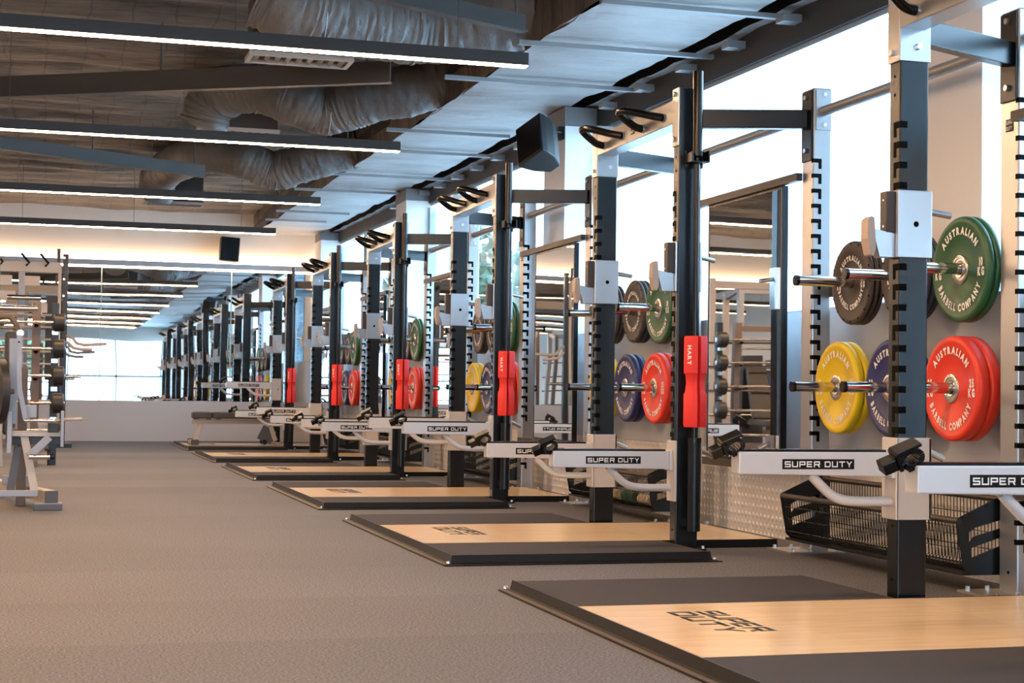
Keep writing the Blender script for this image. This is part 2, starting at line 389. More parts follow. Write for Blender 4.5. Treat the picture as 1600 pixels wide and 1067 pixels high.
# ceiling: quilted blankets, sagging
def blanket(name, mat, x0, x1, y0, y1, zf, amp, step, sc1=1.3, wave=.6):
    nx = max(2, int((x1-x0)/step)); ny = int((y1-y0)/step); V = []; F = []
    for j in range(ny+1):
        for i in range(nx+1):
            x = x0+(x1-x0)*i/nx; y = y0+(y1-y0)*j/ny
            d = noise.noise(Vector((x*sc1*.6, y*sc1*1.6, 3.1)))*amp + noise.noise(Vector((x*sc1*2, y*sc1*5, 9.7)))*amp*.4
            d += -abs(math.sin(math.pi*y/wave))*amp*.7
            V.append((x, y, zf(y)+d))
    for j in range(ny):
        for i in range(nx): a = j*(nx+1)+i; F.append((a, a+nx+1, a+nx+2, a+1))
    o = MB().add(V, F).build(name, mat, smooth=True)
    return tag(o, kind='structure')
blanket('ceiling', 'blanket_mesh_dim', XL, 3.02, YR, YE+.12, lambda y: 3.47, .05, .12)
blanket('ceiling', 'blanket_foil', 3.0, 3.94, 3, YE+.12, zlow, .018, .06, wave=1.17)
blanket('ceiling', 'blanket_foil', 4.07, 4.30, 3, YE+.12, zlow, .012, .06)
struct('ceiling', MB().box(3.0, 4.4, YR, 3, 3.0, 3.1), 'blanket_foil')
struct('ceiling', MB().box(2.99, 4.5, 3, YE+.2, 3.26, 3.36), 'header_dark')       # dark soffit showing through the gap
# drop face of the band beam, wrapped
V = []; F = []; ny = 180
for j in range(ny+1):
    y = YR + (YE+.12-YR)*j/ny
    for i in range(5):
        z = zlow(y)-.005 + (3.5-zlow(y))*i/4
        V.append((3.0 + noise.noise(Vector((z*4, y*2, 1)))*.04, y, z))
for j in range(ny):
    for i in range(4): a = j*5+i; F.append((a, a+5, a+6, a+1))
struct('trim_3', MB().add(V, F), 'blanket_mesh_dim', smooth=True)
struct('ceiling', MB().box(XL-.2, XG+.5, YR-.2, YE+.4, 3.72, 3.85), 'header_dark')

# furring channels below the low ceiling
ch_proto = None
CH = [(8.45, 2.95, 4.20), (9.65, 2.82, 4.16), (10.95, 2.66, 4.16), (13.45, 2.76, 3.86), (14.7, 2.72, 4.06), (16.6, 2.74, 4.16), (18.1, 2.66, 3.9), (20.6, 2.8, 3.75), (21.8, 2.82, 3.65)]
pl = ['nearest', 'second nearest', 'third nearest', 'fourth nearest', 'fifth nearest', 'sixth nearest', 'seventh nearest', 'eighth nearest', 'farthest']
for k, (y, x0, x1) in enumerate(CH):
    z = zlow(y)-.035
    m = MB().box(x0, x1, y, y+.042, z-.028, z)
    tag(m.build('ceiling_channel', 'galv'), pl[k]+' thin grey metal channel crossing the low foil ceiling by the windows', 'ceiling channel', 'furring channels under the low ceiling')
for k in range(16):
    y = 7.6+.78*k; z = zlow(y)-.045
    tag(MB().box(4.03, 4.22, y, y+.1, z-.045, z).build('ceiling_bracket', 'galv'), 'short grey bracket on the ceiling edge above the windows, %s from the near end' % ['first','second','third','fourth','fifth','sixth','seventh','eighth','ninth','tenth','eleventh','twelfth','thirteenth','fourteenth','fifteenth','sixteenth'][k], 'bracket', 'brackets along the window head')

# hanging purlins
for a, b, w_, lab in (((-.75,12.67,3.0),(2.25,10.88,3.0),.15,'grey brown steel purlin rising to the right between first and second light strips'),
                   ((-.75,15.08,3.0),(1.51,16.55,3.0),.12,'dark steel purlin running down to the right under the second light strip'),
                   ((1.5,8.68,3.02),(2.74,9.27,3.02),.1,'pale bluish steel purlin above the end of the nearest light strip')):
    m = MB().beam(a, b, .02, w_).beam(Vector(a)+Vector((0,0,-w_/2)), Vector(b)+Vector((0,0,-w_/2)), .07, .012)
    d = Vector(b)-Vector(a)
    o = m.build('steel_purlin', 'purlin'); tag(o, lab, 'beam')
    h = MB()
    for t in (.08, .5, .95): q = Vector(a)+d*t; h.cyl(q, (q.x, q.y, 3.6), .008, 6)
    h.build('hanger_rod', 'mullion_dark', parent=o)

# flexible ducts
def spline(P, n=10):
    P = [Vector(p) for p in P]; out = []
    for i in range(len(P)-1):
        p0 = P[max(i-1,0)]; p1 = P[i]; p2 = P[i+1]; p3 = P[min(i+2,len(P)-1)]
        for k in range(n):
            t = k/n; out.append(.5*((2*p1)+(p2-p0)*t+(2*p0-5*p1+4*p2-p3)*t*t+(3*p1-p0-3*p2+p3)*t**3))
    out.append(P[-1]); return out
def duct(P, r, lab, seed):
    pts = spline(P, 34); n = 56; V = []; F = []
    x = None
    for i, p in enumerate(pts):
        t = (pts[min(i+1,len(pts)-1)]-pts[max(i-1,0)]).normalized()
        x = t.orthogonal().normalized() if x is None else (x-t*x.dot(t)).normalized(); y = t.cross(x)
        rr = r*(1+.006*math.sin(i*1.15)+.07*noise.noise(Vector((i*.10, seed, 0)))+.02*noise.noise(Vector((i*.9, seed, 5))))
        for k in range(n):
            a = 2*math.pi*k/n; q = rr*(1+.06*noise.noise(Vector((math.cos(a)*1.2, math.sin(a)*1.2+seed, i*.45)))+.03*noise.noise(Vector((math.cos(a)*4, math.sin(a)*4+seed, i*.8))))
            V.append(p+(x*math.cos(a)+y*math.sin(a))*q)
    for i in range(len(pts)-1):
        for k in range(n): F.append((i*n+k, i*n+(k+1)%n, (i+1)*n+(k+1)%n, (i+1)*n+k))
    F.append(tuple(range(n-1,-1,-1))); F.append(tuple((len(pts)-1)*n+k for k in range(n)))
    o = MB().add(V, F).build('flexible_duct', 'duct_wrap', smooth=True)
    tag(o, lab, 'duct', 'wrapped flexible air ducts')
    for q in (len(pts)//3, 2*len(pts)//3):
        p = pts[q]; MB().tube([(p.x, p.y+math.cos(a)*r*1.03, p.z+math.sin(a)*r*1.03) for a in [2*math.pi*k/24 for k in range(25)]], .006, 6).build('duct_strap', 'galv', parent=o)
    return o
duct([(1.25,10.05,3.3),(1.5,10.05,3.2),(1.95,10.2,3.19),(2.45,10.3,3.21),(3.06,10.12,3.33)], .25, 'wide straight wrapped air duct above the nearest light strip', 1)
duct([(1.22,13.5,2.98),(1.30,13.4,3.2),(1.60,13.1,3.24),(1.9,12.9,3.12),(2.15,12.9,3.06),(2.45,12.75,3.14),(3.06,12.55,3.28)], .2, 'sagging S shaped wrapped air duct above the second light strip', 5)
duct([(1.16,18.6,2.98),(1.2,18.4,3.2),(1.5,17.2,3.26),(1.9,16.75,3.18),(2.25,16.7,3.07),(2.6,16.5,3.17),(3.06,16.35,3.30)], .2, 'curved wrapped air duct above the third light strip', 9)
for x, y, lab in ((1.55, 10.45, 'white linear air grille behind the nearest light strip'), (1.5, 13.55, 'white linear air grille behind the second light strip'), (1.4, 19.1, 'white linear air grille behind the third light strip')):
    g = thing('air_grille', lab, 'air vent', (x, y, 2.93), 'linear air grilles')
    MB().box(-.34,.34,-.14,-.11,0,.03).box(-.34,.34,.11,.14,0,.03).box(-.34,-.31,-.11,.11,0,.03).box(.31,.34,-.11,.11,0,.03).build('grille_frame', 'grille_white', g)
    m = MB()
    for k in range(9): m.beam((-.28+k*.07,-.11,.015),(-.28+k*.07,.11,.015),.03,.004,(.6,0,.8))
    m.build('blade', 'grille_white', g)
    MB().box(-.32,.32,-.12,.16,.03,.40).build('plenum_box', 'header_dark', g)
    h = MB()
    for sx in (-.3,.3): h.cyl((sx,0,.40),(sx,0,.56),.005,6)
    h.build('hanger_rod', 'mullion_dark', g)

# linear pendant lights
LY = [8.77-3.47*k for k in (3,2,1)] + [8.77, 12.22, 16.0, 19.25]
lx0, lx1, lz = -7.5, 2.61, 2.646
nm = ['nearest in view', 'second nearest', 'third nearest', 'farthest']
proto = None
for k, y in enumerate(LY):
    lab = ('long black linear pendant light with warm glow, %s of the four light strips' % nm[k-3]) if k >= 3 else 'long black linear pendant light behind the camera, %s from the rear windows' % ['first','second','third','fourth','fifth','sixth','seventh','eighth','ninth','tenth','eleventh','twelfth','thirteenth','fourteenth','fifteenth','sixteenth'][k]
    if proto is None:
        t = thing('linear_light', lab, 'ceiling light', (0, y, lz), 'linear pendant lights')
        MB().box(lx0, lx1, -.035, .035, .006, .078).build('housing', 'lamp_housing', t)
        MB().box(lx0+.005, lx1-.004, -.030, .030, 0, .0055).build('diffuser', 'led', t)
        for x in (-6.4,-4.2,-2.2,-.3,.95,2.2):
            MB().cyl((x,0,.078),(x,0,.74),.0025,6).build('suspension_wire', 'mullion_dark', t)
        proto = t
    else: dup(proto, (0, y, lz), lab)

# end wall: mirror, pelmet with cove light
struct('trim_4', MB().box(XL, XG, YE-.06, YE+.12, 2.585, 2.67), 'pelmet')
cl = MB().box(XL, XG-.1, YE+.035, YE+.075, 2.671, 2.682).build('cove_light', 'cove_led'); tag(cl, 'warm hidden light strip on the ledge above the end wall mirror', 'light strip')
cl = MB().box(XL, XG-.1, YE-.045, YE-.02, 2.568, 2.584).build('cove_light', 'cove_led'); tag(cl, 'thin bright light strip under the ledge along the mirror top', 'light strip')
xs = [XL, -6.8, -5.0, -3.2, -1.2, .76, 2.66, 4.15]
for k in range(len(xs)-1):
    m = MB().box(xs[k]+.007, xs[k+1]-.007, YE+.05, YE+.058, .60, 2.585)
    if k: struct('trim_%d' % (10+k), MB().box(xs[k]-.006, xs[k]+.006, YE+.045, YE+.07, .60, 2.585), 'mirror_edge')
    tag(m.build('wall_mirror', 'mirror_glass'), 'tall mirror panel on the end wall, %s counted from the window corner' % ['first','second','third','fourth','fifth','sixth','seventh','eighth','ninth','tenth','eleventh','twelfth','thirteenth','fourteenth','fifteenth','sixteenth'][len(xs)-2-k], 'mirror', 'mirror panels on the end wall')

# loudspeakers
def speaker(name, loc, rot, lab, w, h, d, wedge):
    t = thing(name, lab, 'loudspeaker', loc); t.rotation_euler = rot
    pf = [(-w/2,0),(w/2,0),(w/2,.05)] + ([(w*.42, d*.5),(w*.2, d*.85),(-w*.2, d*.85),(-w*.42, d*.5)] if wedge else [(w/2,d),(-w/2,d)]) + [(-w/2,.05)]
    MB().prism(pf, lambda u, v, q: (u, v, q-h/2), h).build('cabinet', 'speaker_black', t, bevel=.008)
    MB().box(-w/2+.012, w/2-.012, -.008, .001, -h/2+.012, h/2-.012).build('speaker_grille', 'black_plastic', t, bevel=.004)
    return t
s = speaker('wall_speaker', (3.47, 11.58, 2.70), (R(-14), R(-22), R(-62)), 'black wedge loudspeaker tilted down beside the second pillar', .28, .34, .30, True)
br = MB().tube([(3.58,11.68,2.72),(3.72,11.80,2.82),(3.885,12.03,2.84)], .016, 8).box(3.84,3.889,12.0,12.10,2.79,2.89).build('mount_bracket', 'black_plastic', s)
br.matrix_parent_inverse = (Matrix.Translation(s.location) @ s.rotation_euler.to_matrix().to_4x4()).inverted()
s = speaker('wall_speaker', (2.60, YE-.22, 2.88), (0, R(3), 0), 'black box loudspeaker high on the cream end wall', .28, .36, .22, False)
MB().box(-.03,.03,.22,.34,-.03,.03).build('mount_bracket', 'black_plastic', s)

# ------------------------------------------------------------------ racks
X0, YB, D = 3.055, 4.0947, 3.4421
POS = ['nearest', 'second', 'third', 'fourth', 'fifth', 'farthest']
def rack_name(i): return 'the %s rack' % ['nearest', 'second nearest', 'third nearest', 'third farthest', 'second farthest', 'farthest'][i]
PY = .0765
def badge(mb_t, mb_p, to3, w, h):
    """two-line SUPER DUTY badge"""
    mb_p.prism([(-w/2,-h/2),(w/2,-h/2),(w/2,h/2),(-w/2,h/2)], to3, .002)
    hh = h*.3; t2 = lambda u, v, q: to3(u, v, q+.002)
    wide = lambda s: text_width(s, hh)
    for s_, y in (('SUPER', h*.08), ('DUTY', -h*.38)):
        k = w*.84/wide(s_)
        wide_text(mb_t, s_, lambda u, v, q, k=k: t2(u*k, v, q), -w*.42/k, y, hh)
def make_rack(i):
    t = thing('power_rack', 'black and silver power rack, nearest of six and cut off by the picture edge', 'power rack', (X0, YB+D*i, 0), 'power racks along the windows')
    W_, DP = .12, .08
    # front posts
    for y0, side in ((0, -1), (1.252, -1)):
        p = MB().box(0, W_, y0, y0+DP, 0, 2.34).build('front_post', 'black_powder', t, bevel=.006)
        sl = MB().box(.004, .012, y0+.02, y0+DP-.02, .5, 1.85); ho = BS()
        yn = y0 if y0 > 1 else y0+DP          # slots wrap onto the inner face: near face of far post, far face of near post
        s2 = 1 if y0 > 1 else -1
        for k in range(19):
            z = .58 + PY*(k-1) + .0
            if z > 1.86: break
            sl.box(-.0012, .03, min(yn-.0015*s2, yn+.03*s2), max(yn-.0015*s2, yn+.03*s2), z-.012, z+.013)
            ya = yn+.030*s2; yb = yn+.046*s2
            sl.box(-.0012, .01, min(ya, yb, yn+.028*s2), max(ya, yb), z-.045, z+.013)
        sl.build('slot_groove', 'dark_gap', p)
        for z in (.10, .30, 1.92, 1.99): ho.cyl((-.0012, y0+DP/2, z), (.004, y0+DP/2, z), .006, 10)
        ho.build('pin_hole', 'dark_gap', p)
        fp = MB().box(-.02, W_+.03, y0-(.05 if y0<1 else .005), y0+DP+(.005 if y0<1 else .05), 0, .01).build('foot_plate', 'black_powder', t)
        b = BS()
        for x in (.135,): b.cyl((x, y0+(-.035 if y0<1 else DP+.035), .01), (x, y0+(-.035 if y0<1 else DP+.035), .024), .010, 6)
        b.build('bolt', 'bolt_steel', fp)
    # silver pull-up beam with end brackets
    bm_ = MB()
    for y0, s2 in ((0, 1), (1.252, -1)):
        yi = y0+DP if s2 > 0 else y0
        ylo, yhi = (yi-.006*0, yi+.006) if s2 > 0 else (yi-.006, yi)
        bm_.box(-.006, W_+.004, ylo, yhi, 2.043, 2.34)          # inner cheek
        bm_.box(-.008, -.0005, y0-.002, y0+DP+.002, 2.043, 2.34)       # aisle cheek
    bm_.box(-.006, .10, DP, 1.252, 2.165, 2.285)
    be = bm_.build('pull_up_beam', 'silver_powder', t, bevel=.003)
    b = BS()
    for y0 in (.04, 1.292):
        for z in (2.08, 2.31): b.cyl((-.02, y0, z), (0, y0, z), .012, 6)
    b.cyl((.07, 1.252-.022, 2.10), (.07, 1.25, 2.10), .012, 6).cyl((.07, DP, 2.10), (.07, DP+.022, 2.10), .012, 6)
    b.build('bolt', 'bolt_steel', be)
    for ya, yb, yt in ((.20, .51, .44), (.82, 1.13, 1.05)):
        pts = spline([(-.005, ya, 2.215), (-.05, ya+.07, 2.235), (-.135, yt-.06, 2.272), (-.16, yt, 2.278), (-.145, yt+.04, 2.268), (-.06, yb-.005, 2.218), (-.005, yb, 2.205)], 6)
        g = MB().tube(pts, .021, 12).build('pull_up_grip', 'black_plastic', be, smooth=True)
        for q in (0, -1): MB().lathe([(-.004,.025),(.006,.025),(.006,.012)], pts[q], (-1,0,0), 16).build('grip_ferrule', 'silver_powder', g)
    mp, mt = MB(), MB()
    badge(mt, mp, lambda u, v, q: (-.0065-q, .66-u, 2.225+v), .055, .05)
    p = mp.build('name_badge', 'badge_black', be); mt.build('badge_lettering', 'white_print', p)
    # back posts
    for y0, ys_ in ((-.205, 1), (1.455, -1)):
        p = MB().box(.645, .745, y0, y0+.125, 0, 2.345).build('back_post', 'silver_powder', t, bevel=.006)
        sl = MB().box(.65, .66, y0+.03, y0+.09, .2, 2.0); z = .215
        while z < 2.0:
            if not (.53 > z > .42):
                sl.box(.6435, .688, y0-.0015, y0+.02, z-.011, z+.010); sl.box(.673, .690, y0-.0015, y0+.01, z-.042, z+.008)
                sl.box(.66, .688, y0+.115, y0+.1265, z-.011, z+.010); sl.box(.673, .690, y0+.115, y0+.1265, z-.042, z+.008)
            z += PY
        sl.build('slot_groove', 'dark_gap', p)
        ho = BS()
        for z in (.09, .50): ho.cyl((.6435, y0+.06, z), (.65, y0+.06, z), .007, 10)
        ho.build('pin_hole', 'dark_gap', p)
        fp = MB().box(.50, .80, y0-.07, y0+.20, 0, .010).build('foot_plate', 'silver_powder', t)
        b = BS()
        for x in (.53, .62, .775):
            for yy in (y0-.045, y0+.17): b.cyl((x, yy, .01), (x, yy, .026), .010, 6)
        b.build('bolt', 'bolt_steel', fp)
        # dark joint plate on the aisle face, bolts
        jp = MB().box(.635, .644, y0+.008, y0+.117, 1.975, 2.335).build('joint_plate', 'black_powder', t, bevel=.003)
        b = BS()
        for z in (2.30, 2.03): b.cyl((.622, y0+.062, z), (.636, y0+.062, z), .013, 6)
        for z in (2.255, 1.995): pass
        b.build('bolt', 'bolt_steel', jp)
        sp = MB().box(.655, .740, y0-.008, y0-.0005, 2.13, 2.335) if y0 < 0 else MB().box(.655, .740, y0+.1255, y0+.133, 2.13, 2.335)
        sp = sp.build('joint_plate', 'silver_powder', t, bevel=.002)
        b = BS()
        for z in (2.31, 2.155):
            yy = y0-.018 if y0 < 0 else y0+.143
            b.cyl((.70, yy, z), (.70, y0+.06, z), .011, 6)
        b.build('bolt', 'bolt_steel', sp)
        if y0 > 1:
            mp, mt = MB(), MB(); badge(mt, mp, lambda u, v, q: (.6445-q, y0+.062-u, 1.88+v), .05, .05)
            p2 = mp.build('name_badge', 'badge_black', p); mt.build('badge_lettering', 'white_print', p2)
    # side crossmembers, splaying out towards the back
    for a, b_ in (((.12, .04, 2.19), (.64, -.14, 2.19)), ((.12, 1.292, 2.165), (.64, 1.515, 2.165))):
        MB().beam(a, b_, .055, .095).build('crossmember', 'black_powder', t, bevel=.004)
    MB().cyl((.695, -.08, 2.225), (.695, 1.455, 2.225), .026, 20).build('back_rail', 'galv', t, smooth=True)
    for z in (1.905, .405): MB().box(.61, .6445, -.085, 1.46, z-.02, z+.02).build('mirror_rail', 'rail_dark', t)
    # vertical bar holder on the near side of the near post
    h = MB().box(.03, .125, -.012, -.0005, 1.93, 2.02).box(.03, .125, -.10, -.012, 1.948, 1.956).box(.028, .036, -.10, -.012, 1.95, 2.0).box(.119, .127, -.10, -.012, 1.95, 2.01)
    h.build('bar_hook', 'black_powder', t, bevel=.002)
    h = MB().lathe([(0,0),(0,.034),(.445,.034),(.445,.029),(.012,.029),(.012,0)], (.075,-.055,.10), (0,0,1), 20).box(.045,.105,-.03,-.0005,.12,.16)
    h.build('bar_cup', 'black_powder', t)
    return t
rack = make_rack(0)
racks = [rack]
for i in range(1, 6):
    racks.append(dup(rack, (X0, YB+D*i, 0), {1:'black and silver power rack, second of the six from the near end',
        2:'black and silver power rack, third of the six from the near end', 3:'black and silver power rack, fourth of the six from the near end',
        4:'black and silver power rack, fifth of the six from the near end', 5:'black and silver power rack, last of the six beside the end wall'}[i]))

# barbells standing in the holders, with squat pads
def make_barbell():
    t = thing('barbell', 'barbell standing upright against the nearest rack', 'barbell', (X0+.075, YB-.055, .115), 'barbells stored upright')
    MB().cyl((0,0,.40),(0,0,1.86),.014,16).build('shaft', 'dark_chrome', t, smooth=True)
    for a, b, c in ((0, .44, .44), (2.30-.42, 2.30, 2.30-.42)):
        s = MB().cyl((0,0,a),(0,0,b),.0265,24).build('sleeve', 'dark_chrome', t, smooth=True)
        MB().cyl((0,0,c-.012),(0,0,c+.012),.036,24).build('collar_ring', 'dark_chrome', s, smooth=True)
    return t
bb = make_barbell()
for i in range(1, 6): dup(bb, (X0+.075, YB-.055+D*i, .115), 'barbell with a red pad standing upright against '+rack_name(i))
def make_pad():
    t = thing('squat_pad', 'red foam squat pad on the barbell of the nearest rack', 'barbell pad', (X0+.075, YB-.062, .62), 'red squat pads')
    # cross section: rounded block with a slit towards the viewer
    H = .456; n = 28
    def ring(z, k):
        out = []
        for j in range(n+1):
            a = R(-102) - (2*math.pi-R(18))*j/n   # opening around -60 deg
            c, s_ = math.cos(a-R(30)), math.sin(a-R(30)); e = .62
            rr = .052*k/((abs(c)**(2/e)+abs(s_)**(2/e))**(e/2))
            out.append((math.cos(a)*rr, math.sin(a)*rr, z))
        a1 = R(-102)
        out.append((math.cos(a1)*.016, math.sin(a1)*.016, z))
        ins = [(math.cos(a1-(2*math.pi-R(18))*(q/12))*.0155, math.sin(a1-(2*math.pi-R(18))*(q/12))*.0155, z) for q in range(1, 13)]
        return out, ins
    zs = [(0,.94),(.012,1),(.165,1),(.175,.88),(.22,.80),(.262,.86),(.270,1),(H-.012,1),(H,.94)]
    V = []; F = []; L_ = None
    for z, k in zs:
        o_, ins = ring(z, k); loop = o_[:-1] + list(reversed([o_[-1]]+ins)); L_ = len(loop); V += loop
    for i in range(len(zs)-1):
        for j in range(L_): F.append((i*L_+j, i*L_+(j+1)%L_, (i+1)*L_+(j+1)%L_, (i+1)*L_+j))
    F.append(tuple(range(L_))); F.append(tuple((len(zs)-1)*L_+j for j in range(L_)))
    MB().add(V, F).build('foam_body', 'foam_red', t, smooth=True)
    tx = MB(); th = R(-150)
    line_text(tx, 'HART', lambda u, v, *q: (math.cos(th)*.0528 - math.sin(th)*(v-.009), math.sin(th)*.0528+math.cos(th)*(v-.009), .36-u), 0, 0, .030, 1.0)
    tx.build('lettering', 'white_print', t)
    return t
pad = make_pad()
for i in range(1, 6): dup(pad, (X0+.075, YB-.062+D*i, .62), 'red foam squat pad on the barbell of '+rack_name(i))

# J cups (s=+1: on the far post, its U wraps the near face; s=-1: mirror image on the near post)
def ys(s, a, b): return (min(s*a, s*b), max(s*a, s*b))
def make_jcup(s, lab, loc):
    t = thing('j_cup', lab, 'bar holder', loc, 'J cups on the rack posts')
    B = lambda m, x0, x1, a, b, z0, z1: m.box(x0, x1, *ys(s, a, b), z0, z1)
    m = MB(); B(m, -.012, .132, -.010, -.001, -.127, .127); B(m, -.012, -.001, -.001, .075, -.127, .127); B(m, .1205, .132, -.001, .075, -.127, .127)
    b = m.build('sleeve', 'silver_powder', t, bevel=.003)
    MB().cyl((.064, s*-.0108, 0), (.064, s*-.009, 0), .011, 18).build('pin_hole', 'dark_gap', b)
    m = MB(); B(m, -.05, -.012, .008, .06, -.032, .122)
    p = m.build('bumper_block', 'rubber_brown', t, bevel=.003)
    q = BS()
    for z in (-.01, .09): q.cyl((-.052, s*.03, z), (-.048, s*.03, z), .005, 8)
    q.build('screw', 'bolt_steel', p)
    # cradle
    m = MB().prism([(-.105,-.02),(-.012,-.035),(-.012,-.127),(-.075,-.127)], lambda u, v, w: (u, s*(.012+w), v), .045)
    c = m.build('cradle', 'silver_powder', t, bevel=.002)
    m = MB(); B(m, -.10, -.014, .014, .055, -.034, -.026); m.build('cradle_liner', 'black_plastic', c)
    MB().prism([(-.128,.012),(-.112,.025),(-.100,.02),(-.094,-.095),(-.104,-.125),(-.116,-.12),(-.130,-.06)], lambda u, v, w: (u, s*(.005+w), v), .055).build('front_lip', 'lip_pad', t, bevel=.002)
    MB().tube([(.132, s*.03, .055), (.225, s*.015, .04)], .0125, 14).build('handle', 'silver_powder', t, smooth=True)
    return t
zc = [1.43]*6
ja = make_jcup(1, 'silver J cup on the far post of the nearest rack', (X0, YB+1.252, 1.43))
jb = make_jcup(-1, 'silver J cup on the near post of the nearest rack', (X0, YB+.08, 1.43))
for i in range(1, 6):
    dup(ja, (X0, YB+1.252+D*i, 1.43), 'silver J cup on the far post of '+rack_name(i))
    dup(jb, (X0, YB+.08+D*i, 1.43), 'silver J cup on the near post of '+rack_name(i))

# spotter arms
def make_arm(s, lab, loc):
    t = thing('spotter_arm', lab, 'safety arm', loc, 'spotter arms on the rack posts')
    B = lambda m, x0, x1, a, b, z0, z1: m.box(x0, x1, *ys(s, a, b), z0, z1)
    m = MB(); B(m, -.012, .135, -.011, -.001, -.205, .100); B(m, -.014, -.001, -.011, .098, -.205, .100); B(m, .1205, .135, -.011, .098, -.205, .100)
    b = m.build('sleeve', 'pale_powder', t, bevel=.004)
    MB().cyl((.08, s*-.0118, -.05), (.08, s*-.009, -.05), .008, 14).build('pin_hole', 'dark_gap', b)
    m = MB(); y0, y1 = ys(s, -.006, .068)
    m.prism([(-.645,-.034),(-.03,-.044),(-.03,.046),(-.645,.046)], lambda u, v, w: (u, y0+w, v), y1-y0)
    a = m.build('arm_tube', 'arm_paint', t, bevel=.004)
    MB().box(-.635, -.05, y0+.006, y1-.006, .046, .055).build('arm_liner', 'black_plastic', a)
    m = MB().box(-.03, -.014, y0-.002, y1+.002, -.05, .052); m.build('end_flange', 'arm_paint', a, bevel=.002)
    mp, mt = MB(), MB()
    hh = .0215; w = text_width('SUPER DUTY', hh)
    for yy, dr in ((y0, 1), (y1, -1)):
        off = -.0012 if dr > 0 else .0012
        mp.box(-.475, -.185, min(yy, yy+off), max(yy, yy+off), -.017, .020)
        k = .272/w
        wide_text(mt, 'SUPER DUTY', lambda u, v, q, yy=yy, dr=dr, off=off, k=k: (-.33+dr*(u*k), yy+off*1.2-dr*q, v), -.136/k, -.0095, hh)
    p = mp.build('name_badge', 'badge_black', a); mt.build('badge_lettering', 'white_print', p)
    MB().tube([(.135, s*.05, .055), (.215, s*.04, .02)], .013, 14).build('handle', 'silver_powder', t, smooth=True)
    ym = (y0+y1)/2
    MB().tube(spline([(-.345, ym, -.035), (-.31, ym, -.07), (-.26, ym, -.112), (-.21, ym, -.132), (-.14, ym, -.138), (-.012, ym, -.138)], 6), .0185, 16).build('brace_tube', 'arm_paint', t, smooth=True)
    return t
AZ = [(.53, .537), (.447, .45), (.53, .52), (.455, .45), (.53, .45), (.845, .457)]
arm_a = make_arm(1, 'x', (X0, YB+1.252, AZ[0][0])); arm_b = make_arm(-1, 'x', (X0, YB+.08, AZ[0][1]))
arm_a['label'] = 'silver spotter arm reading SUPER DUTY on the far post of the nearest rack'
arm_b['label'] = 'silver spotter arm cut by the picture edge, on the near post of the nearest rack'
for i in range(1, 6):
    dup(arm_a, (X0, YB+1.252+D*i, AZ[i][0]), 'silver spotter arm on the far post of '+rack_name(i))
    dup(arm_b, (X0, YB+.08+D*i, AZ[i][1]), 'silver spotter arm on the near post of '+rack_name(i))
# black bar collars clipped on the arm tips
def make_clip(loc):
    t = thing('bar_collar', 'black plastic bar collar', 'collar', loc, 'black bar collars on the arm tips')
    t.rotation_euler = (R(18), R(-24), R(-12))
    n = 20; V = []; F = []
    outer = [(.040*math.cos(a), .033*math.sin(a)) for a in [R(200)-R(340)*k/n for k in range(n+1)]]
    inner = [(.023*math.cos(a), .016*math.sin(a)) for a in [R(200)-R(340)*k/n for k in range(n+1)]]
    m = MB()
    for k in range(n):
        m.prism([outer[k], outer[k+1], inner[k+1], inner[k]], lambda u, v, w: (u, w-.03, v), .060)
    m.box(-.040,.040,-.03,.03,.026,.036).box(-.044,-.032,-.03,.03,-.024,.032).box(-.02,.03,-.03,.03,-.036,-.027)
    m.build('clamp_ring', 'black_plastic', t, bevel=.002)
    MB().box(-.088,-.045,-.026,.026,-.018,.018).box(-.05,-.036,-.018,.018,-.02,.022).build('clamp_lever', 'black_plastic', t, bevel=.003)
    MB().box(-.049,-.0465,-.0235,.0235,-.014,.016).build('lever_stripe', 'machine_bronze', t)
    return t
cl0 = None
for i in range(6):
    for s, y, z, nmx in ((1, 1.252+.031, AZ[i][0], 'far'), (-1, .08-.031, AZ[i][1], 'near')):
        loc = (X0-.655, YB+D*i+y, z+.072); lab = 'black plastic bar collar on the tip of the %s arm of %s' % (nmx, rack_name(i))
        if cl0 is None: cl0 = make_clip(loc); cl0['label'] = lab
        else: dup(cl0, loc, lab)

# mirrors hung inside each rack
def make_squat_mirror(loc):
    t = thing('rack_mirror', 'x', 'mirror', loc, 'framed mirrors behind the racks')
    f = MB().box(-.005,.03,0,.016,0,1.46).box(-.005,.03,.959,.975,0,1.46).box(-.005,.03,.016,.959,0,.016).box(-.005,.03,.016,.959,1.444,1.46)
    f.build('mirror_frame', 'black_powder', t)
    MB().box(-.003,.004,.016,.959,.016,1.444).build('mirror_sheet', 'mirror_glass', t)
    return t
m0 = make_squat_mirror((3.69, 7.655-D, .425)); m0['label'] = 'black framed mirror behind the nearest rack, outside the picture to the right'
for i in range(1, 6): dup(m0, (3.69, 7.655-D+D*i, .425), 'black framed tall mirror mounted behind '+rack_name(i))

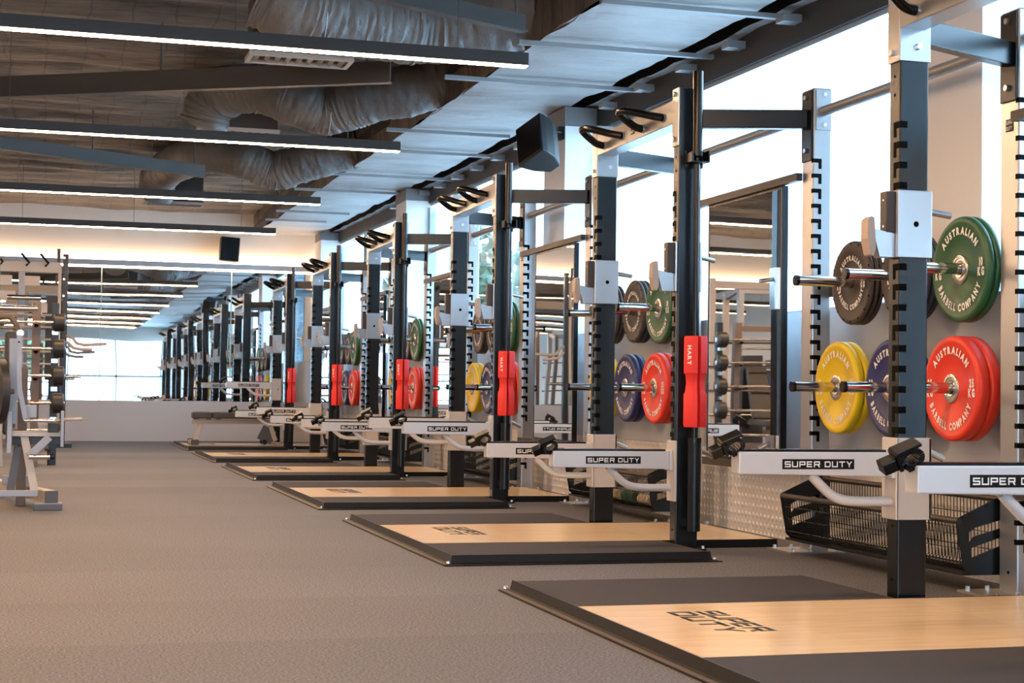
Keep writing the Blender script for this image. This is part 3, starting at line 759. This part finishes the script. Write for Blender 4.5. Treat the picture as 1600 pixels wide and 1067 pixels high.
# plate storage between racks
PEG = [('t', 2.785+.0, 1.327), ('t', 2.30, 1.325), ('t', 1.815, 1.322), ('b', 2.905, .828), ('b', 2.395, .826), ('b', 1.88, .824)]
def make_storage(loc):
    t = thing('plate_storage', 'x', 'weight storage', loc, 'plate storage bays between the racks')
    MB().cyl((.695,1.58,2.225),(.695,3.237,2.225),.026,20).build('top_rail', 'galv', t, smooth=True)
    for z in (1.325, .826): MB().box(.735,.79,1.58,3.237,z-.04,z+.04).build('peg_rail', 'black_powder', t, bevel=.003)
    for r_, y, z in PEG:
        p = MB().cyl((.34 if r_ == 't' else .385, y, z), (.74, y, z), .024, 20).build('peg', 'chrome', t, smooth=True)
        MB().cyl((.325 if r_ == 't' else .37, y, z), (.341 if r_ == 't' else .386, y, z), .0255, 20).build('peg_cap', 'black_plastic', p, smooth=True)
    return t
bayn = ['nearest storage bay', 'second nearest storage bay', 'middle storage bay', 'second farthest storage bay', 'farthest storage bay']
st = make_storage((X0, YB, 0)); st['label'] = 'black and chrome weight plate storage in the '+bayn[0]
for i in range(1, 5): dup(st, (X0, YB+D*i, 0), 'black and chrome weight plate storage in the '+bayn[i])

# weight plates: axis along X, face towards -X
def make_plate(kind, mat, r, th, txt, colour, wide_hub):
    t = thing('weight_plate', kind, 'weight plate')
    g = .004
    prof = [(0, .026), (0, .055 if wide_hub else .045), (.003, .058), (.003, r*.60), (.0, r*.62), (.0, r*.86 if wide_hub else r*.84), (-.002, r*.88), (-.002, r-.010), (.004, r-.002), (.010, r), (th-.010, r), (th-.004, r-.004), (th, r-.012), (th, .026), (0, .026)]
    MB().lathe(prof, (0,0,0), (1,0,0), 64).build('plate_body', mat, t, smooth=True)
    if wide_hub:
        MB().lathe([(.0025,.0255),(-.004,.0255),(-.005,.034),(-.001,.037),(-.001,.046),(-.004,.048),(-.004,.058),(-.001,.062),(.003,.062)], (0,0,0), (1,0,0), 40).build('steel_hub', 'steel_hub', t, smooth=True)
    else:
        m = MB()
        for k in range(16):
            a = 2*math.pi*k/16; m.cyl((-.0028, math.cos(a)*r*.93, math.sin(a)*r*.93), (-.0015, math.cos(a)*r*.93, math.sin(a)*r*.93), .006, 8)
        m.build('rim_hole', 'dark_gap', t)
    to3 = lambda u, v, *q: (-.0032, -u, v)
    sc_ = 1.0 if wide_hub else .80
    m = MB(); arc_text(m, 'AUSTRALIAN', to3, r*.655*sc_+.002, .039*sc_*1.05, R(90), True, .86, .13); m.build('brand_lettering', 'white_print', t)
    m = MB(); arc_text(m, 'BARBELL COMPANY', to3, r*.655*sc_, .039*sc_*1.05, R(270), False, .74, .07); m.build('brand_lettering', 'white_print', t)
    for s_ in (-1, 1):
        m = MB()
        line_text(m, txt, to3, s_*r*.73*sc_, .006, .046*sc_, .62, .10)
        line_text(m, 'KG', to3, s_*r*.73*sc_, -.034*sc_, .046*sc_, .62, .10)
        m.build('weight_marking', 'white_print', t)
    return t
TYPES = {'2.5': ('rubber_brown', .2, .022, False, 'dark brown'), '5': ('rubber_slate', .205, .026, False, 'dark daylight tinted'), '10': ('rubber_green', .222, .030, True, 'green'),
         '15': ('rubber_yellow', .222, .040, True, 'yellow'), '20': ('rubber_blue', .222, .046, True, 'dark blue'), '25': ('rubber_red', .222, .052, True, 'red')}
PROTO = {}
STACK = [('2.5', 0, 3), ('5', 1, 3), ('10', 2, 2), ('15', 3, 2), ('20', 4, 2), ('25', 5, 2)]
depth = {1: ['only'], 2: ['front', 'back'], 3: ['front', 'middle', 'back']}
for i in range(5):
    for kg, pg, n in STACK:
        mat, r, th, hub, cn = TYPES[kg]; y, z = PEG[pg][1], PEG[pg][2]
        x = .605 + (.0 if hub else .015)
        for k in range(n):
            mk = mat
            lab = '%s %s kg weight plate, %s on its peg, %s' % (cn, kg, depth[n][k], bayn[i])
            loc = (X0+x, YB+D*i+y, z - (0.0265-.0245))
            if kg == '5' and k == 0: lab = 'dark brown 5 kg weight plate, front on its peg, %s' % bayn[i]
            key = kg + ('f' if (kg == '5' and k == 0) else '')
            if key not in PROTO:
                PROTO[key] = make_plate(lab, 'rubber_brown' if key == '5f' else mat, r, th, kg, cn, hub)  # front plate brown; plates behind carry a daylight tint in their colour
                PROTO[key].location = loc; PROTO[key]['group'] = 'weight plates on the storage pegs'
            else: dup(PROTO[key], loc, lab)
            x += th+.004

# wire baskets below the plates
def make_basket(loc):
    t = thing('storage_basket', 'x', 'basket', loc, 'black wire baskets below the plates')
    y0, y1 = 1.60, 3.21
    prof = [(.735,.385),(.66,.385),(.468,.30),(.462,.285),(.495,.10),(.515,.082),(.735,.078)]
    for y in (y0, y1-.006):
        # side panel with two slanted slots: built as strips around the slots
        P = lambda poly, m: m.prism(poly, lambda u, v, w, y=y: (u, y+w, v), .006)
        m = MB()
        P([(.735,.385),(.66,.385),(.468,.30),(.735,.312)], m)
        P([(.468,.30),(.462,.285),(.478,.19),(.52,.20),(.52,.245),(.55,.262),(.70,.300),(.735,.312)], m)
        P([(.735,.312),(.70,.300),(.70,.27),(.735,.262)], m)
        P([(.52,.20),(.478,.19),(.484,.165),(.53,.18),(.70,.232),(.70,.268),(.54,.225)], m)
        P([(.70,.268),(.70,.232),(.735,.225),(.735,.268)], m)
        P([(.484,.165),(.495,.10),(.52,.115),(.53,.15),(.53,.18)], m)
        P([(.735,.225),(.70,.232),(.70,.20),(.53,.14),(.495,.10),(.515,.082),(.735,.078)], m)
        m.build('side_panel', 'black_powder', t)
    MB().cyl((.475,y0,.288),(.475,y1,.288),.013,12).build('front_rail', 'rail_dark', t, smooth=True)
    MB().cyl((.70,y0,.372),(.70,y1,.372),.013,12).build('back_rail', 'rail_dark', t, smooth=True)
    path = [(.475,.288),(.498,.11),(.515,.09),(.70,.088),(.71,.10),(.705,.36)]
    m = MB(); n = 62
    for k in range(1, n):
        y = y0+(y1-y0)*k/n; m.tube([(u, y, v) for u, v in path], .0022, 5)
    for u, v in ((.482,.235),(.490,.175),(.498,.115),(.56,.088),(.62,.088),(.68,.088),(.708,.16),(.707,.23),(.706,.30)):
        m.tube([(u, y0, v), (u, y1, v)], .0022, 5)
    w = m.build('wire_mesh', 'black_powder', t)
    MB().box(.49,.73,y0+.006,y1-.006,.070,.082).build('base_tray', 'black_powder', t)
    return t
bk = make_basket((X0, YB, 0)); bk['label'] = 'black wire storage basket low in the '+bayn[0].replace(',', '')
for i in range(1, 5): dup(bk, (X0, YB+D*i, 0), 'black wire storage basket low in the '+bayn[i].replace(',', ''))
# a few rolled items in the second basket
for k, (y, mat, nmx, lab) in enumerate(((1.95,'deck_wood','tan','tan foam roller'),(2.25,'rubber_green','green','green resistance band roll'),(2.55,'deck_wood','tan2','tan foam roller'))):
    tag(MB().cyl((X0+.60, YB+D+y-.1, .122), (X0+.60, YB+D+y+.1, .122), .034, 16).build('foam_roller' if k != 1 else 'band_roll', mat, smooth=True),
        lab + {0:' at the near end of the basket in the second bay', 1:' in the middle of the basket in the second bay', 2:' towards the far end of the basket in the second bay'}[k], 'roller' if k != 1 else 'exercise band')

# ------------------------------------------------------------------ lifting platforms
def make_platform(loc):
    t = thing('lifting_platform', 'x', 'lifting platform', loc, 'lifting platforms in front of the racks')
    xa, xr, y0, y1, h = -1.285, -.035, -.52, 1.95, .042
    MB().box(xa, xr, y0, .10, 0, h).build('rubber_deck', 'deck_rubber', t, bevel=.002)
    MB().box(xa, xr, 1.20, y1, 0, h).build('rubber_deck', 'deck_rubber', t, bevel=.002)
    w = MB().box(xa, .60, .10, 1.20, .004, h-.001).build('wood_deck', 'deck_wood', t)
    for yy in ((.094,.0995),(1.2005,1.206)):
        MB().box(xr+.002, .60, *yy, 0, h).build('edge_strip', 'frame_steel', t)
    MB().box(.6005,.606,.094,1.206,0,h).build('edge_strip', 'frame_steel', t)
    # angle frame on three sides: flange, upright, lip
    def angle(a, b, out, nm, mat, top=.046):
        a, b, out = Vector(a), Vector(b), Vector(out); d = (b-a).normalized()
        P = lambda p, o, z: (p + out*o + Vector((0,0,z)))
        m = MB()
        q = [(.046, 0), (.046, .005), (.008, .011), (.001, top), (-.004, top), (-.0005, 0)]
        ex = (.046, .046)
        V = [];
        for p, sg in ((a, -1), (b, 1)):
            for o_, z in q: V.append(P(p, o_, z) + d*sg*max(o_, 0)*miter)
        n = len(q); F = [tuple(range(n-1,-1,-1)), tuple(range(n, 2*n))] + [(k, (k+1)%n, n+(k+1)%n, n+k) for k in range(n)]
        return m.add(V, F).build(nm, mat, t)
    miter = 1
    e1 = angle((xa, y0, 0), (xa, y1, 0), (-1,0,0), 'edge_frame', 'frame_steel')
    miter = 1
    e2 = angle((xa, y0, 0), (xr, y0, 0), (0,-1,0), 'edge_frame', 'frame_steel')
    e3 = angle((xr, y1, 0), (xa, y1, 0), (0,1,0), 'edge_frame', 'frame_steel', .040)
    # lighter brown flange strip on the aisle edge and corner bolts
    MB().box(xa-.045, xa-.016, y0-.03, y1+.03, .0055, .0085).build('flange_strip', 'frame_flange', e1)
    for x, y in ((xa-.022, y0-.022), (xa-.022, y1+.022), (xr+.015, y0-.022)):
        MB().lathe([(0,.011),(.006,.010),(.009,.006),(.010,.001)], (x, y, .012), (0,0,1), 12).build('corner_bolt', 'bolt_steel', t, smooth=True)
    m = MB(); to = lambda u, v, q: (-1.02+v, 1.00-u, h-.0009+q)
    k1 = .46/text_width('SUPER', .085); wide_text(m, 'SUPER', lambda u, v, q: to(u*k1, v, q), 0, .105, .085)
    k2 = .46/text_width('DUTY', .085); wide_text(m, 'DUTY', lambda u, v, q: to(u*k2, v, q), 0, 0, .085)
    m.build('floor_lettering', 'badge_black', w)
    return t
pf = make_platform((X0, YB, 0)); pf['label'] = 'wood and black rubber lifting platform, nearest to the camera'
dy = [0, 0, 0, 0, 0, 0]
for i in range(1, 6):
    dup(pf, (X0, YB+D*i+dy[i], 0), {5: 'wood and rubber lifting platform, farthest, under the bench'}.get(i, 'wood and black rubber lifting platform in front of '+rack_name(i)))

# flat bench on the farthest platform
b = thing('weight_bench', 'flat padded exercise bench on the farthest platform', 'bench', (X0, YB+D*5, .042))
Yc = .64
MB().box(-1.155,-.90,Yc-.14,Yc+.14,.345,.435).build('seat_pad', 'vinyl', b, bevel=.02)
MB().box(-.885,.02,Yc-.14,Yc+.14,.345,.435).build('back_pad', 'vinyl', b, bevel=.02)
MB().box(-1.15,-.02,Yc-.035,Yc+.035,.275,.335).build('frame_beam', 'machine_beige', b, bevel=.004)
for x in (-1.1,-.93,-.8,-.2): MB().box(x-.03,x+.03,Yc-.07,Yc+.07,.335,.346).build('pad_bracket', 'machine_dark', b)
MB().beam((-1.04,Yc,.28),(-1.11,Yc,.05),.06,.05,(0,1,0)).build('leg', 'machine_beige', b, bevel=.003)
MB().beam((-.11,Yc,.28),(-.03,Yc,.05),.06,.05,(0,1,0)).build('leg', 'machine_beige', b, bevel=.003)
ft = MB().box(-1.18,-1.10,Yc-.26,Yc+.26,.012,.055).build('foot_bar', 'machine_beige', b, bevel=.004)
MB().box(-1.185,-1.08,Yc-.30,Yc-.26,0,.07).box(-1.185,-1.08,Yc+.26,Yc+.30,0,.07).build('rubber_foot', 'rubber_slate', ft, bevel=.01)
ft = MB().box(-.06,.03,Yc-.26,Yc+.26,0,.03).build('foot_bar', 'machine_beige', b, bevel=.004)
for s_ in (-1, 1): MB().cyl((-.19,Yc+s_*.10,.035),(-.19,Yc+s_*.14,.035),.034,18).build('wheel', 'black_plastic', b, smooth=True)
MB().beam((-.19,Yc,.04),(-.10,Yc,.22),.2,.03,(0,1,0)).build('wheel_bracket', 'machine_dark', b)

# ------------------------------------------------------------------ machines on the left
def U(a, b_, y=0): return (a*.0041, y, b_*.0040)
t = thing('plate_loaded_machine', 'beige and grey plate loaded machine frame at the left picture edge', 'gym machine', (0, 10.57, 0))
MB().box(-.057,.119,-.06,.06,0,.042).build('rubber_foot', 'machine_dark', t, bevel=.005)
MB().box(-.05,.112,-.05,.05,.042,.047).build('foot_plate', 'machine_grey', t)
MB().beam((.045,.0,.085),(-.42,1.75,.085),.07,.075).build('base_tube', 'machine_beige', t, bevel=.004)
MB().beam((.055,-.04,.085),(.048,-.012,.085),.078,.078).build('end_cap', 'machine_dark', t, bevel=.003)
MB().box(-.8,-.03,.03,.09,.082,.122).build('base_crossbar', 'machine_grey', t, bevel=.004)
MB().box(-.26,-.05,.5,.57,.13,.19).build('base_crossbar', 'machine_grey', t, bevel=.004)
MB().beam(U(-13,30,.06),U(-30,118,.06),.05,.042,(0,1,0)).build('leg', 'machine_beige', t, bevel=.003)
MB().beam(U(-50,20,.1),U(-38,100,.1),.05,.045,(0,1,0)).build('leg', 'machine_dark', t, bevel=.003)
MB().beam(U(-70,60,.7),U(-74,170,.7),.05,.045,(0,1,0)).build('leg', 'machine_beige', t, bevel=.003)
MB().beam(U(-49,120,.05),U(26,120,.05),.06,.034).build('upper_bar', 'machine_beige', t, bevel=.003)
MB().beam(U(-49,110,.12),U(28,110,.12),.05,.06).build('upper_bar', 'machine_dark', t, bevel=.003)
MB().beam(U(-22,84,.03),U(8,115,.03),.05,.03,(0,1,0)).build('diagonal_brace', 'machine_grey', t, bevel=.003)
MB().box(.098,.118,-.05,.09,.40,.625).build('bracket_plate', 'machine_grey', t, bevel=.003)
MB().box(-.225,-.195,-.05,.09,.36,.62).build('bracket_plate', 'machine_grey', t, bevel=.003)
MB().cyl(U(28,143),U(56,144),.0105,12).build('weight_peg', 'machine_beige', t, smooth=True)
MB().cyl(U(-30,141,-.03),U(14,141,-.03),.012,12).build('axle', 'chrome', t, smooth=True)
MB().cyl(U(-22,84,-.02),U(12,84,-.02),.017,12).build('foot_roller', 'chrome', t, smooth=True)
MB().cyl(U(9,84,-.02),U(15,84,-.02),.020,12).build('roller_cap', 'black_plastic', t, smooth=True)
MB().cyl(U(6,95),U(6,70),.004,8).cyl(U(1,95),U(11,95),.008,8).build('locking_pin', 'black_plastic', t)
MB().tube([U(-40,275,-.02),U(-39,205,-.02),U(-38,190,-.02),U(-28,142,-.02)],[.021,.021,.021,.021],4).build('swing_arm', 'machine_grey', t)
MB().cyl(U(-40.5,264,-.05),U(-40.5,264,-.035),.006,10).build('pin_hole', 'dark_gap', t)
MB().beam(U(-49,270,.05),U(-47,135,.05),.05,.03,(0,1,0)).build('upright', 'machine_grey', t, bevel=.003)
MB().tube([U(-80,305,.1),U(-55,305,.1),U(-44,290,.1),U(-38,275,.02)],.018,10).build('handle', 'machine_bronze', t, smooth=True)
MB().cyl(U(-39,278,-.03),U(-39,278,.05),.022,12).build('pivot', 'bolt_steel', t, smooth=True)
tag(MB().lathe([(0,.02),(0,.15),(.01,.205),(.055,.205),(.065,.15),(.065,.02),(0,.02)],(-.31,10.6,.745),(1,.25,0),40).build('weight_plate','weight_black',smooth=True), 'large black weight plate loaded on the machine at the left edge', 'weight plate')
MB().cyl((-.42,.02,.745),(-.19,.05,.745),.022,12).build('weight_peg', 'machine_bronze', t, smooth=True)
MB().box(.02,.09,.0,.09,.49,.55).build('weight_block', 'weight_black', t, bevel=.004)
MB().box(-.24,-.13,.3,.75,.40,.50).build('seat_pad', 'vinyl', t, bevel=.02)
MB().box(-.27,-.19,.7,.8,.45,1.15).build('back_pad', 'vinyl', t, bevel=.02)
MB().box(-.17,-.11,.35,.42,.0,.9).build('upright', 'machine_bronze', t, bevel=.004)
MB().cyl((-.30,.2,1.28),(-.06,.2,1.28),.018,10).build('axle', 'chrome', t, smooth=True)
MB().beam(U(-10,135,.05),U(22,143,.05),.04,.02).build('link_bar', 'machine_beige', t)
MB().box(-.13,-.05,.02,.08,.58,.66).build('weight_block', 'machine_grey', t, bevel=.004)

# barbell storage rack with fixed barbells
t = thing('barbell_rack', 'bronze upright rack holding black headed fixed barbells, left of the aisle', 'barbell rack', (0, 16.6, 0))
for x in (-.10, -1.2):
    MB().box(x-.04, x+.04, .02, .10, 0, 1.62).build('upright', 'machine_bronze', t, bevel=.004)
    MB().box(x-.04, x+.04, -.35, .35, 0, .06).build('base_foot', 'machine_bronze', t, bevel=.004)
MB().box(-1.2,-.1,.04,.08,.2,.26).build('crossbar', 'machine_bronze', t)
MB().box(-1.2,-.1,.04,.08,1.52,1.58).build('crossbar', 'machine_bronze', t)
MB().box(.045, .115, .10, .17, .0, 1.62).build('upright', 'black_powder', t, bevel=.004)
for z in (.46,.76,1.04,1.32): MB().box(.05,.11,.03,.10,z-.02,z+.02).build('bracket', 'chrome', t)
BZ = [1.42, 1.16, .89, .62, .35]
for z in BZ:
    for x in (-.10, -1.2):
        MB().box(x-.02, x+.02, -.07, .02, z-.045, z-.02).box(x-.02, x+.02, -.07, -.06, z-.045, z+.0).build('bar_rest', 'machine_bronze', t)
nmz = ['topmost', 'second from the top', 'middle', 'second from the bottom', 'lowest']
for k, z in enumerate(BZ):
    bt = thing('fixed_barbell', 'fixed barbell with round black heads, %s on the bronze rack' % nmz[k], 'barbell', (0, 16.575, z), 'fixed barbells on the bronze rack')
    MB().cyl((-1.33,0,0),(.06,0,0),.015,12).build('shaft', 'chrome', bt, smooth=True)
    for x0, sx in ((.06, 1), (-1.33, -1)):
        r_ = .088+.004*k
        h = MB().lathe([(0,.0),(0,r_*.8),(.015,r_),(.105,r_),(.12,r_*.8),(.12,0)], (x0,0,0), (sx,0,0), 28).build('barbell_head', 'weight_black', bt, smooth=True)
        MB().lathe([(.1205,0),(.1205,.03),(.124,.028),(.124,0)], (x0,0,0), (sx,0,0), 16).build('end_cap', 'bolt_steel', h)
# tall cable station in front of the end mirror
t = thing('cable_station', 'tall cream and black multi gym station in front of the end wall mirror', 'gym machine', (0, 21.9, 0))
MB().box(.185,.255,-.04,.04,0,2.53).build('upright', 'black_powder', t, bevel=.004)
m = BS()
for z in (2.48, 2.2, 1.98): m.cyl((.20,-.055,z),(.20,-.04,z),.016,6)
m.build('bolt', 'bolt_steel', t)
MB().box(-1.5,.15,-.04,.04,2.28,2.42).build('top_beam', 'machine_beige', t, bevel=.004)
MB().box(.13,.17,-.03,.03,.9,2.4).build('inner_rail', 'machine_beige', t)
MB().box(-1.55,-1.47,-.04,.04,0,2.45).build('upright', 'machine_beige', t, bevel=.004)
MB().box(-.37,-.29,-.04,.04,.0,2.28).build('upright', 'machine_grey', t, bevel=.004)
MB().box(-.02,.13,.02,.10,.9,1.98).build('weight_stack', 'weight_black', t)
MB().box(-1.5,.2,-.03,.03,.02,.10).build('base_bar', 'machine_bronze', t)
MB().box(.10,.34,-.4,.4,0,.05).build('base_foot', 'black_powder', t)
MB().cyl((.13,0,2.40),(.13,0,2.60),.022,12).build('pulley_post', 'machine_bronze', t, smooth=True)
for x in (-.55, -.22, .02):
    MB().tube([(x-.12,-.05,2.52),(x-.02,-.06,2.40),(x-.06,-.06,2.36)],.015,8).build('pull_up_grip', 'black_plastic', t, smooth=True)
for x, z in ((-.55, 2.1), (-.2, 2.1), (-.5, 1.9), (-.1, 1.75)):
    MB().box(x-.1,x+.1,-.05,.0,z,z+.13).build('cross_plate', 'machine_beige', t, bevel=.003)
MB().tube([(.25,-.02,1.46),(.32,-.05,1.44),(.38,-.08,1.36),(.48,-.1,1.34),(.76,-.1,1.36)],.022,10).build('swing_handle', 'machine_beige', t, smooth=True)
MB().tube([(.25,-.02,1.38),(.34,-.05,1.30),(.45,-.07,1.28),(.58,-.08,1.28)],.022,10).build('swing_handle', 'machine_beige', t, smooth=True)
MB().cyl((.25,0,.92),(.45,0,.93),.022,10).build('weight_peg', 'chrome', t, smooth=True)
MB().cyl((-.50,-.3,1.93),(-.08,-.3,1.93),.035,12).build('roller', 'chrome', t, smooth=True)
for k in range(5):
    z = 1.72-.16*k; MB().cyl((-.9,-.12,z),(.1,-.12,z),.014,8).build('crossbar', 'machine_beige', t, smooth=True)

# more machines farther left: out of the direct view, seen in the rack mirrors
def gantry(loc, w, h, mat, mat2, lab, nm):
    t = thing(nm, lab, 'gym machine', loc)
    for x in (0, -w):
        MB().box(x-.04, x+.04, -.04, .04, 0, h).build('upright', mat, t, bevel=.004)
        MB().box(x-.04, x+.04, -.5, .5, 0, .07).build('base_foot', mat, t, bevel=.004)
        MB().box(x-.035, x+.035, .42, .49, 0, h*.96).build('rear_upright', mat2, t, bevel=.004)
        MB().beam((x, .02, h-.05), (x, .46, h*.93), .05, .06).build('top_link', mat, t)
    MB().box(-w, 0, -.03, .03, h-.12, h-.03).build('top_beam', mat, t, bevel=.004)
    MB().box(-w, 0, .43, .48, .3, .36).build('crossbar', mat2, t)
    for k in range(4): MB().cyl((-w-.1, -.06, .55+.3*k), (.1, -.06, .55+.3*k), .014, 8).build('cross_tube', 'chrome', t, smooth=True)
    MB().box(-w*.6, -w*.4, .2, .4, .1, 1.3).build('weight_stack', 'weight_black', t)
    MB().box(-w*.65, -w*.35, -.6, -.1, .42, .50).build('seat_pad', 'vinyl', t, bevel=.02)
    MB().beam((-w*.5, -.08, .5), (-w*.5, .12, 1.15), .26, .07, (0,1,0)).build('back_pad', 'vinyl', t, bevel=.02)
    MB().beam((-w*.5, -.4, .42), (-w*.5, -.4, 0), .07, .07, (0,1,0)).build('seat_post', mat, t)
    return t
gantry((-.55, 18.4, 0), 1.3, 2.25, 'machine_beige', 'machine_bronze', 'beige two post gym machine reflected behind the barbell rack in the rack mirror', 'press_machine')
gantry((-1.9, 20.6, 0), 1.5, 2.35, 'machine_grey', 'machine_beige', 'grey tall gym machine, deepest in the reflection in the rack mirror', 'pull_down_machine')
gantry((-2.9, 16.2, 0), 1.4, 2.1, 'machine_grey', 'machine_dark', 'grey low gym machine left of the barbell rack', 'row_machine')
# ------------------------------------------------------------------ outside
t = thing('apartment_tower', 'pale blue glass apartment tower seen in the end wall mirror', 'building', (26, -100, -6))
MB().box(-5,5,-8,8,0,70).build('tower_body', 'tower_wall', t)
for c in range(4):
    for r_ in range(14):
        MB().box(-4.6+c*2.4, -3.1+c*2.4, 7.9, 8.1, 4+r_*3.2, 6.2+r_*3.2).build('window', 'tower_glass', t)
def tree(x, y, h, lab, seed):
    t = thing('street_tree', lab, 'tree', (x, y, -1))
    MB().tube([(0,0,0),(.05,.1,h*.4),(0,0,h*.75)],[.18,.13,.05],8).build('trunk','machine_bronze',t)
    rnd = random.Random(seed); m = MB()
    for k in range(700):
        a = rnd.uniform(0,6.28); e = rnd.uniform(-.9,1); q = rnd.uniform(.5,1)
        c = Vector((math.cos(a)*math.sqrt(1-e*e)*h*.36*q, math.sin(a)*math.sqrt(1-e*e)*h*.36*q, h*.68+e*h*.32*q))
        u = Vector((rnd.uniform(-1,1),rnd.uniform(-1,1),rnd.uniform(-1,1))).normalized()*.26; w = u.orthogonal().normalized()*.18
        m.add([c-u,c+w,c+u,c-w],[(0,1,2,3)])
    m.build('foliage','leaf',t)
tree(8.6, 27, 3.6, 'leafy green tree beyond the windows left of the far racks', 3)
tree(10.6, 41, 6.2, 'green tree farther off beyond the far windows', 4)
tree(-1.5, -19, 5.5, 'leafy tree behind the rear glazed wall', 5)
struct('ground', MB().box(-120,160,-120,200,-6.3,-6), 'pavement')
